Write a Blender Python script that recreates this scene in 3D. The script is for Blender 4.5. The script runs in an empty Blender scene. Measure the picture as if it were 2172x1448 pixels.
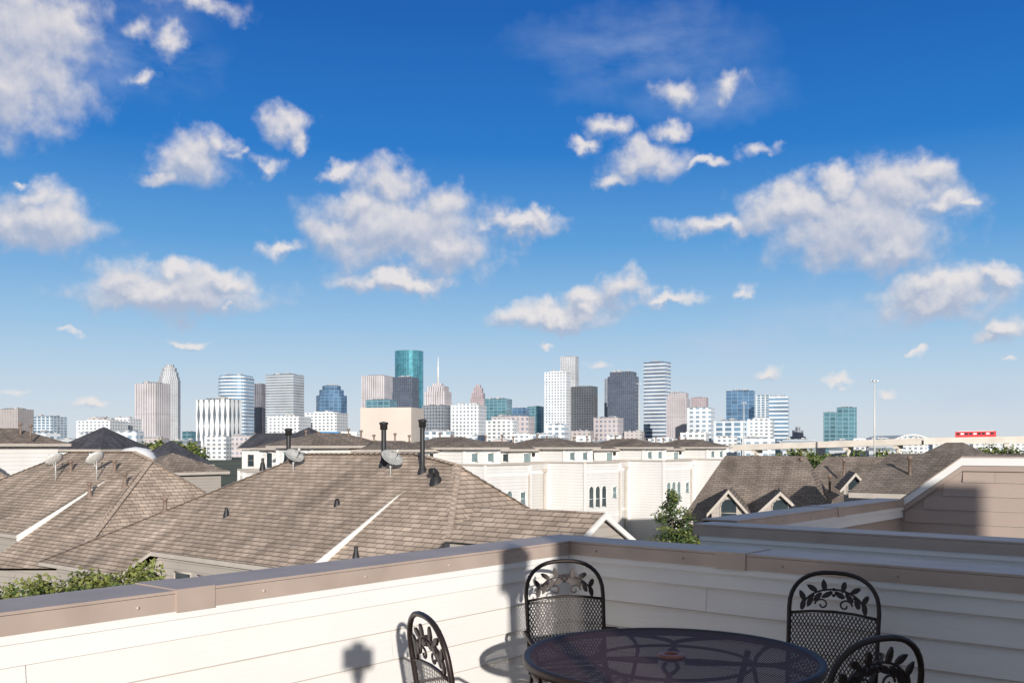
import bpy, math, random
from mathutils import Vector
random.seed(7)
S=bpy.context.scene
F=2086.0
O=Vector((0,0,1.6))
GZ=-10.5
def X(px,Y): return (px-1086)/F*Y
def Zp(py,Y): return 1.6+(945-py)/F*Y
def ray(px,py): return Vector(((px-1086)/F,1,(945-py)/F))
def hit(px,py,n,p):
    d=ray(px,py); return O+d*(n.dot(p-O)/n.dot(d))
def lin(c):
    return tuple(((v/255.0)/12.92 if v/255.0<=0.04045 else ((v/255.0+0.055)/1.055)**2.4) for v in c)
W=Vector((-0.773,0.635,0))   # right wall direction (to far left)
U=Vector((0.635,0.773,0))    # left wall direction (to far right)
UP=Vector((0,0,1))
# ------------------------------------------------------------ materials
class NT:
    def __init__(s,m): s.t=m.node_tree
    def n(s,ty,**k):
        x=s.t.nodes.new(ty)
        for a,b in k.items(): setattr(x,a,b)
        return x
    def l(s,a,b): s.t.links.new(a,b)
    def setin(s,inp,v):
        if hasattr(v,'is_linked') or isinstance(v,bpy.types.NodeSocket): s.l(v,inp)
        else: inp.default_value=v
    def m(s,op,a,b=0.0,c=None,clamp=False):
        x=s.n('ShaderNodeMath',operation=op,use_clamp=clamp)
        s.setin(x.inputs[0],a); s.setin(x.inputs[1],b)
        if c is not None: s.setin(x.inputs[2],c)
        return x.outputs[0]
    def v(s,op,a,b):
        x=s.n('ShaderNodeVectorMath',operation=op)
        s.setin(x.inputs[0],a)
        if b is not None: s.setin(x.inputs[1],b)
        return x.outputs['Value'] if op in('LENGTH','DOT_PRODUCT') else x.outputs[0]
    def mix(s,f,a,b,bt='MIX'):
        x=s.n('ShaderNodeMix',data_type='RGBA',blend_type=bt)
        s.setin(x.inputs[0],f); s.setin(x.inputs[6],a); s.setin(x.inputs[7],b)
        return x.outputs[2]
def c4(c): return (c[0],c[1],c[2],1.0)
def newmat(name):
    m=bpy.data.materials.new(name); m.use_nodes=True
    p=m.node_tree.nodes['Principled BSDF']; return m,NT(m),p
def basic(name,col,rough=0.7,var=0.15,scale=3.0,metal=0.0,bump=0.0,stretch=(1,1,1),bscale=30):
    m,t,p=newmat(name)
    tc=t.n('ShaderNodeTexCoord'); mp=t.n('ShaderNodeMapping'); mp.inputs['Scale'].default_value=stretch
    t.l(tc.outputs['Object'],mp.inputs[0])
    no=t.n('ShaderNodeTexNoise'); no.inputs['Scale'].default_value=scale; no.inputs['Detail'].default_value=5
    t.l(mp.outputs[0],no.inputs[0])
    f=t.m('MULTIPLY_ADD',no.outputs[0],2.0,-0.5,clamp=True)
    a=tuple(x*(1-var) for x in col); b=tuple(min(1,x*(1+var)) for x in col)
    t.l(t.mix(f,c4(a),c4(b)),p.inputs['Base Color'])
    p.inputs['Roughness'].default_value=rough; p.inputs['Metallic'].default_value=metal
    if bump:
        n2=t.n('ShaderNodeTexNoise'); n2.inputs['Scale'].default_value=bscale; n2.inputs['Detail'].default_value=5
        t.l(mp.outputs[0],n2.inputs[0])
        bp=t.n('ShaderNodeBump'); bp.inputs['Strength'].default_value=bump; bp.inputs['Distance'].default_value=0.01
        t.l(n2.outputs[0],bp.inputs['Height']); t.l(bp.outputs[0],p.inputs['Normal'])
    return m
def siding_far(name,col,pitch=0.2):
    m,t,p=newmat(name)
    tc=t.n('ShaderNodeTexCoord'); sp=t.n('ShaderNodeSeparateXYZ'); t.l(tc.outputs['Object'],sp.inputs[0])
    fr=t.m('FRACT',t.m('DIVIDE',sp.outputs[2],pitch))
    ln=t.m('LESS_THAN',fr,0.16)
    mp=t.n('ShaderNodeMapping'); mp.inputs['Scale'].default_value=(1,1,.35); t.l(tc.outputs['Object'],mp.inputs[0])
    no=t.n('ShaderNodeTexNoise'); no.inputs['Scale'].default_value=0.9; no.inputs['Detail'].default_value=5; t.l(mp.outputs[0],no.inputs[0])
    c=t.mix(no.outputs[0],c4(tuple(x*.84 for x in col)),c4(tuple(min(1,x*1.08) for x in col)))
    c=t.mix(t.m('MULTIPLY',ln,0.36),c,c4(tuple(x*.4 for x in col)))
    t.l(c,p.inputs['Base Color']); p.inputs['Roughness'].default_value=.7
    return m
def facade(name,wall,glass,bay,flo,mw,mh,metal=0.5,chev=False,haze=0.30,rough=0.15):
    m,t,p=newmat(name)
    hz=(0.52,0.61,0.73)  # pale blue distance haze mixed into wall and glass base colours
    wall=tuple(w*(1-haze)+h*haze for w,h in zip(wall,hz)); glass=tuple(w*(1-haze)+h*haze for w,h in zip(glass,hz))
    uv=t.n('ShaderNodeUVMap'); sp=t.n('ShaderNodeSeparateXYZ'); t.l(uv.outputs[0],sp.inputs[0])
    u=t.m('DIVIDE',sp.outputs[0],bay); v=t.m('DIVIDE',sp.outputs[1],flo)
    if chev:
        a=t.m('ABSOLUTE',t.m('SUBTRACT',t.m('FRACT',u),.5))
        mask=t.m('LESS_THAN',a,t.m('MULTIPLY_ADD',t.m('PINGPONG',v,1.0),.22,.07))
    else:
        mask=t.m('MULTIPLY',t.m('GREATER_THAN',t.m('FRACT',u),mw),t.m('GREATER_THAN',t.m('FRACT',v),mh))
    cb=t.n('ShaderNodeCombineXYZ'); t.l(t.m('FLOOR',u),cb.inputs[0]); t.l(t.m('FLOOR',v),cb.inputs[1])
    wn=t.n('ShaderNodeTexWhiteNoise',noise_dimensions='3D'); t.l(cb.outputs[0],wn.inputs[0])
    tc=t.n('ShaderNodeTexCoord'); no=t.n('ShaderNodeTexNoise'); no.inputs['Scale'].default_value=0.025; no.inputs['Detail'].default_value=4; t.l(tc.outputs['Object'],no.inputs[0])
    nf=t.m('MULTIPLY_ADD',no.outputs[0],2.2,-.6,clamp=True)
    g=t.mix(t.m('ADD',t.m('MULTIPLY',wn.outputs[0],.4),t.m('MULTIPLY',nf,.6)),c4(tuple(x*.5 for x in glass)),c4(tuple(min(1,x*1.6) for x in glass)))
    mf=t.m('LESS_THAN',t.m('FRACT',t.m('DIVIDE',sp.outputs[1],61.0)),.06)
    wl=t.mix(nf,c4(tuple(x*.86 for x in wall)),c4(tuple(min(1,x*1.08) for x in wall)))
    col=t.mix(mask,wl,g)
    col=t.mix(t.m('MULTIPLY',mf,.3),col,c4(tuple(x*.55 for x in wall)))
    t.l(col,p.inputs['Base Color'])
    t.l(t.m('MULTIPLY_ADD',mask,rough-0.75,0.75),p.inputs['Roughness'])
    t.l(t.m('MULTIPLY',mask,metal),p.inputs['Metallic'])
    return m
def shingle(name,col):
    m,t,p=newmat(name)
    uv=t.n('ShaderNodeUVMap')
    bk=t.n('ShaderNodeTexBrick'); t.l(uv.outputs[0],bk.inputs[0])
    bk.inputs['Scale'].default_value=1; bk.inputs['Brick Width'].default_value=.32; bk.inputs['Row Height'].default_value=.17
    bk.inputs['Mortar Size'].default_value=.014; bk.inputs['Mortar Smooth'].default_value=.3; bk.inputs['Bias'].default_value=0
    bk.inputs[1].default_value=c4(tuple(x*.80 for x in col)); bk.inputs[2].default_value=c4(tuple(x*1.17 for x in col)); bk.inputs[3].default_value=c4(tuple(x*.47 for x in col))
    sp=t.n('ShaderNodeSeparateXYZ'); t.l(uv.outputs[0],sp.inputs[0])
    row=t.m('FRACT',t.m('DIVIDE',sp.outputs[1],.17))
    ln=t.m('LESS_THAN',row,.2)
    no=t.n('ShaderNodeTexNoise'); no.inputs['Scale'].default_value=.5; no.inputs['Detail'].default_value=7; t.l(uv.outputs[0],no.inputs[0])
    st=t.n('ShaderNodeMapping'); st.inputs['Scale'].default_value=(2.0,.25,1); t.l(uv.outputs[0],st.inputs[0])
    n3=t.n('ShaderNodeTexNoise'); n3.inputs['Scale'].default_value=1; n3.inputs['Detail'].default_value=5; t.l(st.outputs[0],n3.inputs[0])
    k=t.m('MULTIPLY_ADD',t.m('ADD',no.outputs[0],n3.outputs[0]),1.15,-.1)
    k=t.m('MULTIPLY',k,t.m('MULTIPLY_ADD',ln,-.34,1.0))
    cb=t.n('ShaderNodeCombineXYZ'); [t.l(k,cb.inputs[i]) for i in range(3)]
    c=t.mix(1.0,bk.outputs[0],cb.outputs[0],'MULTIPLY')
    t.l(c,p.inputs['Base Color']); p.inputs['Roughness'].default_value=.95; p.inputs['Specular IOR Level'].default_value=.2
    bp=t.n('ShaderNodeBump'); bp.inputs['Strength'].default_value=.6; bp.inputs['Distance'].default_value=.01
    t.l(t.m('SUBTRACT',1,bk.outputs['Fac']),bp.inputs['Height']); t.l(bp.outputs[0],p.inputs['Normal'])
    return m
def meshmetal(name,col,cell,th,rough=.45,spec=.35):
    m,t,p=newmat(name)
    uv=t.n('ShaderNodeUVMap'); sp=t.n('ShaderNodeSeparateXYZ'); t.l(uv.outputs[0],sp.inputs[0])
    a=t.m('ABSOLUTE',t.m('SUBTRACT',t.m('FRACT',t.m('DIVIDE',sp.outputs[0],cell)),.5))
    b=t.m('ABSOLUTE',t.m('SUBTRACT',t.m('FRACT',t.m('DIVIDE',sp.outputs[1],cell*1.7)),.5))
    s=t.m('ABSOLUTE',t.m('SUBTRACT',t.m('ADD',a,b),.5))
    t.l(t.m('LESS_THAN',s,th),p.inputs['Alpha'])
    p.inputs['Base Color'].default_value=c4(col); p.inputs['Roughness'].default_value=rough; p.inputs['Specular IOR Level'].default_value=spec
    return m

M={}
def sidingmat(name,col):
    m,t,p=newmat(name)
    uv=t.n('ShaderNodeUVMap'); mp=t.n('ShaderNodeMapping'); mp.inputs['Scale'].default_value=(1.2,14,1); t.l(uv.outputs[0],mp.inputs[0])
    no=t.n('ShaderNodeTexNoise'); no.inputs['Scale'].default_value=5; no.inputs['Detail'].default_value=8; no.inputs['Distortion'].default_value=.8; t.l(mp.outputs[0],no.inputs[0])
    n2=t.n('ShaderNodeTexNoise'); n2.inputs['Scale'].default_value=1.4; n2.inputs['Detail'].default_value=6; t.l(uv.outputs[0],n2.inputs[0])
    c=t.mix(n2.outputs[0],c4(tuple(x*.88 for x in col)),c4(tuple(min(1,x*1.06) for x in col)))
    t.l(c,p.inputs['Base Color']); p.inputs['Roughness'].default_value=.6
    bp=t.n('ShaderNodeBump'); bp.inputs['Strength'].default_value=.5; bp.inputs['Distance'].default_value=.004
    t.l(no.outputs[0],bp.inputs['Height']); t.l(bp.outputs[0],p.inputs['Normal'])
    return m
M['side']=sidingmat('white_siding_paint',(.82,.795,.765))
M['trim']=basic('white_trim_paint',(.82,.81,.79),.55,.05,2)
M['sideT']=sidingmat('tan_siding_paint',(.44,.35,.30))
M['cap']=basic('taupe_metal_flashing',(.47,.375,.32),.45,.12,4,.1)
M['deck']=basic('deck_boards',(.22,.17,.13),.8,.3,4,bump=.3,stretch=(1,12,1))
M['farwhite']=siding_far('cream_siding',(.79,.78,.76))
M['farcream']=siding_far('ivory_siding',(.62,.60,.575))
M['farbeige']=siding_far('beige_siding',(.44,.40,.36))
M['shing']=shingle('brown_shingles',(.43,.34,.272))
M['shing2']=shingle('umber_shingles',(.245,.20,.168))
M['slate']=shingle('charcoal_shingles',(.085,.085,.10))
M['ridge']=basic('ridge_shingle',(.40,.32,.26),.95,.25,6)
M['btrim']=basic('beige_trim_paint',(.50,.45,.40),.7,.1,2)
M['iron']=basic('dark_bronze_iron',(.030,.020,.018),.42,.2,20,.4)
M['tmesh']=meshmetal('table_expanded_metal',(.070,.036,.036),.012,.30,.6,.22)
M['cmesh']=meshmetal('chair_expanded_metal',(.045,.036,.034),.018,.185)
M['copper']=basic('umbrella_ring_copper',(.25,.09,.06),.4,.2,20,.3)
M['black']=basic('black_vent_metal',(.03,.03,.032),.5,.2,8,.2)
M['pipe']=basic('brown_vent_pipe',(.22,.16,.13),.6,.2,8)
M['dish']=basic('grey_dish_paint',(.40,.40,.38),.5,.35,9)
M['dishw']=basic('light_dish_paint',(.6,.6,.58),.5,.1,9)
M['conc']=basic('concrete',(.68,.62,.55),.85,.12,.2)
M['glass']=basic('window_glass',(.05,.07,.08),.08,.4,.8,.3)
M['glassT']=basic('window_glass_blinds',(.22,.30,.31),.15,.3,1.2,.2)
M['grn1']=basic('leaf_dark',(.030,.050,.016),.7,.3,1)
M['grn2']=basic('leaf_mid',(.06,.10,.025),.65,.3,1)
M['grn3']=basic('leaf_light',(.17,.19,.045),.6,.3,1)
M['bark']=basic('bark',(.10,.075,.055),.9,.3,6)
M['red']=basic('red_paint',(.70,.05,.06),.4,.1,2)
M['white']=basic('white_paint',(.8,.8,.8),.5,.05,2)
M['tire']=basic('tyre_rubber',(.03,.03,.03),.8,.1,5)
M['blue']=basic('billboard_blue',(.02,.22,.5),.5,.2,.4)
M['ylw']=basic('billboard_orange',(.7,.2,.05),.5,.3,.6)
M['steel']=basic('galvanised_steel',(.5,.5,.5),.5,.1,3,.3)
# ------------------------------------------------------------ mesh builder
def empty(name):
    e=bpy.data.objects.new(name,None); S.collection.objects.link(e); e.empty_display_size=.2; return e
class MB:
    def __init__(s): s.v=[];s.f=[];s.mi=[];s.uv=[];s.mats=[]; s.sm=[]
    def mat(s,m):
        if m not in s.mats: s.mats.append(m)
        return s.mats.index(m)
    def face(s,pts,m,uvs=None,smooth=False):
        b=len(s.v); pts=[Vector(p) for p in pts]; s.v+= pts
        s.f.append(list(range(b,b+len(pts)))); s.mi.append(s.mat(m)); s.sm.append(smooth)
        if uvs is None:
            n=Vector((0,0,0))
            for i in range(1,len(pts)-1): n+=(pts[i]-pts[0]).cross(pts[i+1]-pts[0])
            if n.length<1e-12: n=Vector((0,0,1))
            n.normalize()
            h=UP.cross(n)
            if h.length<.02: h=Vector((1,0,0))
            h.normalize(); w=n.cross(h)
            uvs=[(p.dot(h),p.dot(w)) for p in pts]
        s.uv.append(uvs)
    def box(s,c,ax,ay,az,m):
        c=Vector(c);ax=Vector(ax);ay=Vector(ay);az=Vector(az)
        P=lambda i,j,k:c+ax*i+ay*j+az*k
        for q in ([(-1,-1,-1),(-1,1,-1),(1,1,-1),(1,-1,-1)],[(-1,-1,1),(1,-1,1),(1,1,1),(-1,1,1)],
                  [(-1,-1,-1),(1,-1,-1),(1,-1,1),(-1,-1,1)],[(1,1,-1),(-1,1,-1),(-1,1,1),(1,1,1)],
                  [(1,-1,-1),(1,1,-1),(1,1,1),(1,-1,1)],[(-1,1,-1),(-1,-1,-1),(-1,-1,1),(-1,1,1)]):
            s.face([P(*x) for x in q],m)
    def beam(s,p0,p1,side,h,m,up=UP):
        p0=Vector(p0);p1=Vector(p1);side=Vector(side)
        c=(p0+p1)/2+up*h/2; s.box(c,(p1-p0)/2,side,up*h/2,m)
    def prism(s,poly,z0,z1,m,top=None):
        n=len(poly); acc=0
        for i in range(n):
            a=poly[i];b=poly[(i+1)%n]; L=(Vector(b)-Vector(a)).length
            s.face([(a[0],a[1],z0),(b[0],b[1],z0),(b[0],b[1],z1),(a[0],a[1],z1)],m,[(acc,z0),(acc+L,z0),(acc+L,z1),(acc,z1)])
            acc+=L
        s.face([(p[0],p[1],z1) for p in poly],top or m)
    def tube(s,pts,r,m,sides=8,closed=False,r1=None):
        pts=[Vector(p) for p in pts]; n=len(pts); rings=[]; prev=None
        for i in range(n):
            if closed: t=pts[(i+1)%n]-pts[i-1]
            else: t=pts[min(i+1,n-1)]-pts[max(i-1,0)]
            if t.length<1e-9: t=Vector((0,0,1))
            t.normalize()
            if prev is None:
                a=t.orthogonal().normalized()
            else:
                a=prev-t*prev.dot(t)
                a=a.normalized() if a.length>1e-6 else t.orthogonal().normalized()
            prev=a; b=t.cross(a)
            rr=r if r1 is None else r+(r1-r)*i/(n-1)
            rings.append([pts[i]+(a*math.cos(k*2*math.pi/sides)+b*math.sin(k*2*math.pi/sides))*rr for k in range(sides)])
        base=len(s.v)
        for rg in rings: s.v+=rg
        mi=s.mat(m)
        for i in range(n if closed else n-1):
            j=(i+1)%n
            for k in range(sides):
                k2=(k+1)%sides
                s.f.append([base+i*sides+k,base+i*sides+k2,base+j*sides+k2,base+j*sides+k]); s.mi.append(mi); s.uv.append([(0,0)]*4); s.sm.append(True)
        if not closed:
            for i,rev in ((0,True),(n-1,False)):
                idx=[base+i*sides+k for k in range(sides)]
                if rev: idx=idx[::-1]
                s.f.append(idx); s.mi.append(mi); s.uv.append([(0,0)]*sides); s.sm.append(False)
    def lathe(s,c,prof,m,seg=24,axis=None,smooth=True):
        c=Vector(c); az=Vector(axis or (0,0,1)).normalized(); ax=az.orthogonal().normalized(); ay=az.cross(ax)
        base=len(s.v); n=len(prof)
        for r,z in prof:
            for k in range(seg):
                a=k*2*math.pi/seg; s.v.append(c+az*z+(ax*math.cos(a)+ay*math.sin(a))*r)
        mi=s.mat(m)
        for i in range(n-1):
            for k in range(seg):
                k2=(k+1)%seg
                s.f.append([base+i*seg+k,base+i*seg+k2,base+(i+1)*seg+k2,base+(i+1)*seg+k]); s.mi.append(mi); s.uv.append([(0,0)]*4); s.sm.append(smooth)
    def obj(s,name,parent=None):
        me=bpy.data.meshes.new(name); me.from_pydata([tuple(p) for p in s.v],[],s.f)
        for m in s.mats: me.materials.append(m)
        ul=me.uv_layers.new(name='UVMap')
        flat=[]
        for u in s.uv:
            for a in u: flat+= [a[0],a[1]]
        ul.data.foreach_set('uv',flat)
        me.polygons.foreach_set('material_index',s.mi); me.polygons.foreach_set('use_smooth',s.sm)
        me.update()
        o=bpy.data.objects.new(name,me); S.collection.objects.link(o)
        if parent: o.parent=parent
        return o
# ------------------------------------------------------------ terrace parapets
cor=Vector((0.354,6.2,0)); H=1.01
def siding(mb,p0,p1,z0,z1,nrm,m,pitch=.15,slope=None,seed=1):
    p0=Vector(p0);p1=Vector(p1);d=(p1-p0);L=d.length;d=d/L; nrm=Vector(nrm)
    z=z1; rd=random.Random(seed)
    while z>z0+.001:
        zb=max(z-pitch,z0); s0=0
        if slope and z>slope[0]: s0=(z-slope[0])/slope[1]
        if s0<L:
            cuts=[s0]; x=rd.uniform(.6,3.4)
            while x<L-.3:
                if x>s0+.3: cuts.append(x)
                x+=3.66
            cuts.append(L)
            for i in range(len(cuts)-1):
                g0=.002 if i else 0
                ca,cb_=cuts[i]+g0,cuts[i+1]
                a=p0+d*ca; b=p0+d*cb_; j=rd.uniform(-.001,.001)
                q=[a+nrm*(.019+j)+UP*zb,b+nrm*(.019+j)+UP*zb,b+nrm*.003+UP*z,a+nrm*.003+UP*z]
                ro=rd.uniform(0,9)
                mb.face(q,m,[(ca+ro,zb),(cb_+ro,zb),(cb_+ro,z),(ca+ro,z)])
                mb.face([a+UP*zb,b+UP*zb,b+nrm*(.019+j)+UP*zb,a+nrm*(.019+j)+UP*zb],m)
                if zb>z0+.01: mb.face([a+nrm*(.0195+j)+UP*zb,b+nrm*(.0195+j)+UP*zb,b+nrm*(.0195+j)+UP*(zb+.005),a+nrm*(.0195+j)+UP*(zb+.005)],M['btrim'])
        z=zb
nL=Vector((.773,-.635,0)); nR=Vector((-.635,-.773,0))
def parapet(name,p0,p1,nin,h,mside,base=0.0,outside=True,joints=(),outz=-3,ext0=0,ext1=0,outmat=None):
    e=empty(name); p0=Vector(p0);p1=Vector(p1); d=(p1-p0).normalized()
    mb=MB(); th=.2
    mb.box((p0+p1)/2-nin*th/2+UP*((h-.03+outz)/2),(p1-p0)/2,nin*(th/2-.003),UP*((h-.03-outz)/2),mside)
    mb.obj('core',e)
    mb=MB(); siding(mb,p0,p1,base,h-.20,nin,mside)
    if outside: siding(mb,p0-nin*th,p1-nin*th,outz,h-.2,-nin,outmat or mside,seed=3)
    mb.obj('lap_siding',e)
    mb=MB()
    for sg,off in ((1,0),(-1,-th)):
        if sg==-1 and not outside: continue
        q0=p0+nin*off;q1=p1+nin*off
        mb.beam(q0+nin*sg*.0165+UP*(h-.205),q1+nin*sg*.0165+UP*(h-.205),nin*.0135,.085,M['trim'])
        mb.beam(q0+nin*sg*.0255+UP*(h-.12),q1+nin*sg*.0255+UP*(h-.12),nin*.0225,.05,M['trim'])
    mb.obj('trim_boards',e)
    mb=MB()
    q0=p0-nin*th/2-d*ext0; q1=p1-nin*th/2+d*ext1
    mb.beam(q0+UP*(h-.012),q1+UP*(h-.012),nin*(th/2+.055),.012,M['cap'])
    for sg in(1,-1):
        mb.beam(q0+nin*sg*(th/2+.052)+UP*(h-.085),q1+nin*sg*(th/2+.052)+UP*(h-.085),nin*.003,.071,M['cap'])
    for j in joints:
        c=p0+d*j-nin*th/2
        mb.beam(c-d*.09+UP*(h-.01),c+d*.09+UP*(h-.01),nin*(th/2+.061),.0145,M['cap'])
        mb.beam(c-d*.09+nin*(th/2+.0585)+UP*(h-.090),c+d*.09+nin*(th/2+.0585)+UP*(h-.090),nin*.0035,.080,M['cap'])
    L=(p1-p0).length; x=.25
    while x<L:
        mb.lathe(p0+d*x+nin*.0555+UP*(h-.05),[(0,.006),(.006,.005),(.008,0)],M['cap'],8,axis=nin); x+=.6
    mb.obj('metal_cap',e)
    return e
parapet('parapet_wall',cor-U*8.0,cor,nL,H,M['side'],joints=(8.0-(cor-Vector((-1.355,4.12,0))).length,1.2),ext1=.25,outz=-4)
parapet('parapet_wall',cor,cor-W*7.5,nR,H-.001,M['side'],joints=(1.15,3.9),ext0=.247,outz=-4)
mb=MB(); mb.box(cor-U*4-W*3.6+UP*-.06,U*4,W*3.6,UP*.05,M['deck']); mb.obj('roof_deck')
mb=MB(); c=cor-U*4-W*3.7; mb.box(c+UP*((GZ-.2)/2),U*4.1,W*3.8,UP*((-.2-GZ)/2),M['farwhite']); mb.obj('townhouse')
# stair tower with sloping side wall of our own terrace
e=empty('stair_tower')
ps=Vector((1.27,1.51,0)); Wn=-W
mb=MB()
prof=[(0,0),(7.5,0),(7.5,4.05),(3.8,4.05),(0,1.46)]
fr=[ps+Wn*a+UP*z for a,z in prof]; bk=[p-U*.2 for p in fr]
mb.face(fr,M['side']); mb.face(bk[::-1],M['side'])
for i in range(5):
    j=(i+1)%5; mb.face([fr[i],bk[i],bk[j],fr[j]],M['cap'] if i in(2,3) else M['trim'])
mb.box(ps+Wn*5.5-U*1.9+UP*2.02,Wn*2.0,U*1.69,UP*2.02,M['side'])
mb.obj('tower_walls',e)
# neighbour terrace
n0=Vector((1.445,7.46,0)); n1=n0+U*4.55
parapet('neighbour_parapet',n0-W*7+U*.2,n0+U*.2,-nR,H,M['sideT'],outz=-4,ext1=.05,joints=(3.7,),outmat=M['side'])
parapet('neighbour_parapet',n0+U*.46,n1,nL,H-.001,M['sideT'],outz=-4,joints=(2.2,),outmat=M['side'])
e=empty('neighbour_tower')
mb=MB(); L=6.5; sl=.49/.66
prof=[(0,-4),(L,-4),(L,1.47),(.66,1.47),(0,.98)]
fr=[n1-W*a+UP*z for a,z in prof]; bk=[p+U*.2 for p in fr]
mb.face(fr,M['sideT']); mb.face(bk[::-1],M['sideT'])
for i in range(5):
    j=(i+1)%5; mb.face([fr[i],bk[i],bk[j],fr[j]],M['sideT'])
mb.obj('tower_wall',e)
mb=MB(); siding(mb,n1,n1-W*L,0,1.36,nR,M['sideT'],slope=(.87,sl)); mb.obj('lap_siding',e)
mb=MB()
def capseg(a,b):
    mb.beam(a+U*.1,b+U*.1,U*.15,.014,M['cap'])
    mb.beam(a-U*.03-UP*.085,b-U*.03-UP*.085,U*.012,.085,M['trim'])
    mb.beam(a-U*.028-UP*.145,b-U*.028-UP*.145,U*.01,.055,M['sideT'])
A_=n1+UP*.985; B_=n1-W*.66+UP*1.475; C_=n1-W*L+UP*1.475
capseg(A_,B_); capseg(B_,C_)
mb.obj('metal_cap',e)
mb=MB(); c=n0+U*2.3-W*3.4; mb.box(c+UP*((GZ-.1)/2),U*2.0,W*3.2,UP*((-.1-GZ)/2),M['farwhite']); mb.obj('townhouse')

# ------------------------------------------------------------ patio furniture
def arcpts(cx,cz,rx,rz,a0,a1,n):
    return [(cx+rx*math.cos(math.radians(a0+(a1-a0)*i/n)),cz+rz*math.sin(math.radians(a0+(a1-a0)*i/n))) for i in range(n+1)]
def chair(pos,face):
    e=empty('patio_chair')
    f=Vector((face[0],face[1],0)).normalized(); r=Vector((f.y,-f.x,0)); pos=Vector(pos)
    def L(x,y,z): return pos+r*x+f*y+UP*z
    def back(x,z): return L(x,-(z-.42)*.16,z)
    w=.205
    path=[(-w,.40),(-w-.004,.60),(-w-.008,.80)]+[(math.copysign(abs(math.cos(a))**.8*(w+.008),math.cos(a)),.80+.18*math.sin(a)**.85) for a in [math.pi*(18-i)/18 for i in range(1,18)]]+[(w+.008,.80),(w+.004,.60),(w,.40)]
    mb=MB(); mb.tube([back(x,z) for x,z in path],.011,M['iron']); 
    mb.tube([back(-w-.006,.775),back(-.1,.79),back(0,.795),back(.1,.79),back(w+.006,.775)],.007,M['iron'],6)
    mb.tube([back(-w,.44),back(w,.44)],.007,M['iron'],6); mb.obj('back_frame',e)
    mb=MB(); n=8
    tp=[(-w-.004+(2*w+.008)*i/n) for i in range(n+1)]
    for i in range(n):
        a,b=tp[i],tp[i+1]
        mb.face([back(a,.44),back(b,.44),back(b,.79-abs(b)*.09),back(a,.79-abs(a)*.09)],M['cmesh'],[(a,.44),(b,.44),(b,.79),(a,.79)])
    mb.obj('back_mesh',e)
    mb=MB()
    mb.tube([back(x,z) for x,z in arcpts(0,.795,.15,.105,172,8,16)],.005,M['iron'],6)
    def leaf(cx,cz,ang,l=.026,wd=.013):
        pts=[]
        for k in range(8):
            a=k*math.pi/4; x=math.cos(a)*l*(1.0 if k!=0 else 1.25); z=math.sin(a)*wd
            ca,sa=math.cos(ang),math.sin(ang); pts.append((cx+x*ca-z*sa,cz+x*sa+z*ca))
        for o in(.005,-.005):
            q=[back(x,z)+f*o for x,z in pts]; mb.face(q if o>0 else q[::-1],M['iron'])
        q=[back(x,z) for x,z in pts]
        for k in range(8):
            k2=(k+1)%8; mb.face([q[k]+f*.005,q[k]-f*.005,q[k2]-f*.005,q[k2]+f*.005],M['iron'])
    for sg in(-1,1):
        for a,off,an in ((150,.022,60),(150,-.02,-70),(126,.024,30),(126,-.022,-50),(106,.02,80),(104,-.024,-30),(168,.0,100)):
            th=math.radians(a); x=sg*-math.cos(th)*(.15+off); z=.795+math.sin(th)*(.105+off)
            leaf(x,z,math.radians(an)*sg)
        pts=[]
        for i in range(22):
            th=i/21*math.pi*2.1; rr=.034*(1-i/26); pts.append(back(sg*(.055+rr*math.cos(th)),.825+rr*.9*math.sin(th)))
        mb.tube(pts,.0045,M['iron'],5)
    for bx,bz in ((0,.9),(-.014,.885),(.014,.885),(0,.872),(-.1,.865),(.1,.865)):
        mb.lathe(back(bx,bz),[(0,-.009),(.008,-.005),(.010,0),(.008,.005),(0,.009)],M['iron'],8)
    mb.obj('leaf_ornament',e)
    mb=MB(); rim=[]
    for i in range(28):
        a=i/28*2*math.pi; cx=math.cos(a);cy=math.sin(a)
        x=.225*abs(cx)**.6*(1 if cx>0 else -1); y=.22+.215*abs(cy)**.6*(1 if cy>0 else -1); rim.append((x,y))
    mb.tube([L(x,y,.42) for x,y in rim],.010,M['iron'],6,closed=True)
    mb.obj('seat_frame',e)
    mb=MB(); mb.face([L(x,y,.42) for x,y in rim],M['cmesh'],rim); mb.obj('seat_mesh',e)
    mb=MB()
    for sg in(-1,1):
        mb.tube([back(sg*w,.62),L(sg*.25,.05,.63),L(sg*.265,.18,.63),L(sg*.265,.30,.615),L(sg*.262,.36,.58),L(sg*.25,.36,.52),L(sg*.235,.34,.42)],.010,M['iron'],7)
        mb.tube([L(sg*.21,.38,.42),L(sg*.225,.41,.22),L(sg*.24,.45,.0)],.011,M['iron'],7)
        mb.tube([L(sg*.2,.03,.42),L(sg*.215,-.03,.2),L(sg*.235,-.12,.0)],.011,M['iron'],7)
        mb.tube([L(sg*.235,-.12,.012),L(sg*.245,.16,.07),L(sg*.24,.45,.012)],.008,M['iron'],6)
    mb.obj('arms_and_legs',e)
    return e
T=Vector((.66,4.07,0))
chair((.297,5.22,0),(.22,-1))
chair((1.53,4.73,0),(-.52,-.86))
chair((-.245,3.64,0),(.93,.42))
chair((1.15,3.25,0),(-.46,.89))
e=empty('patio_table'); R=.61; tz=.73
mb=MB(); mb.lathe(T+UP*tz,[(R-.03,-.004),(R-.012,.007),(R+.002,.006),(R+.008,-.004),(R+.005,-.028),(R-.006,-.030),(R-.006,-.008)],M['iron'],72); mb.obj('rim',e)
mb=MB(); seg=72
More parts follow.
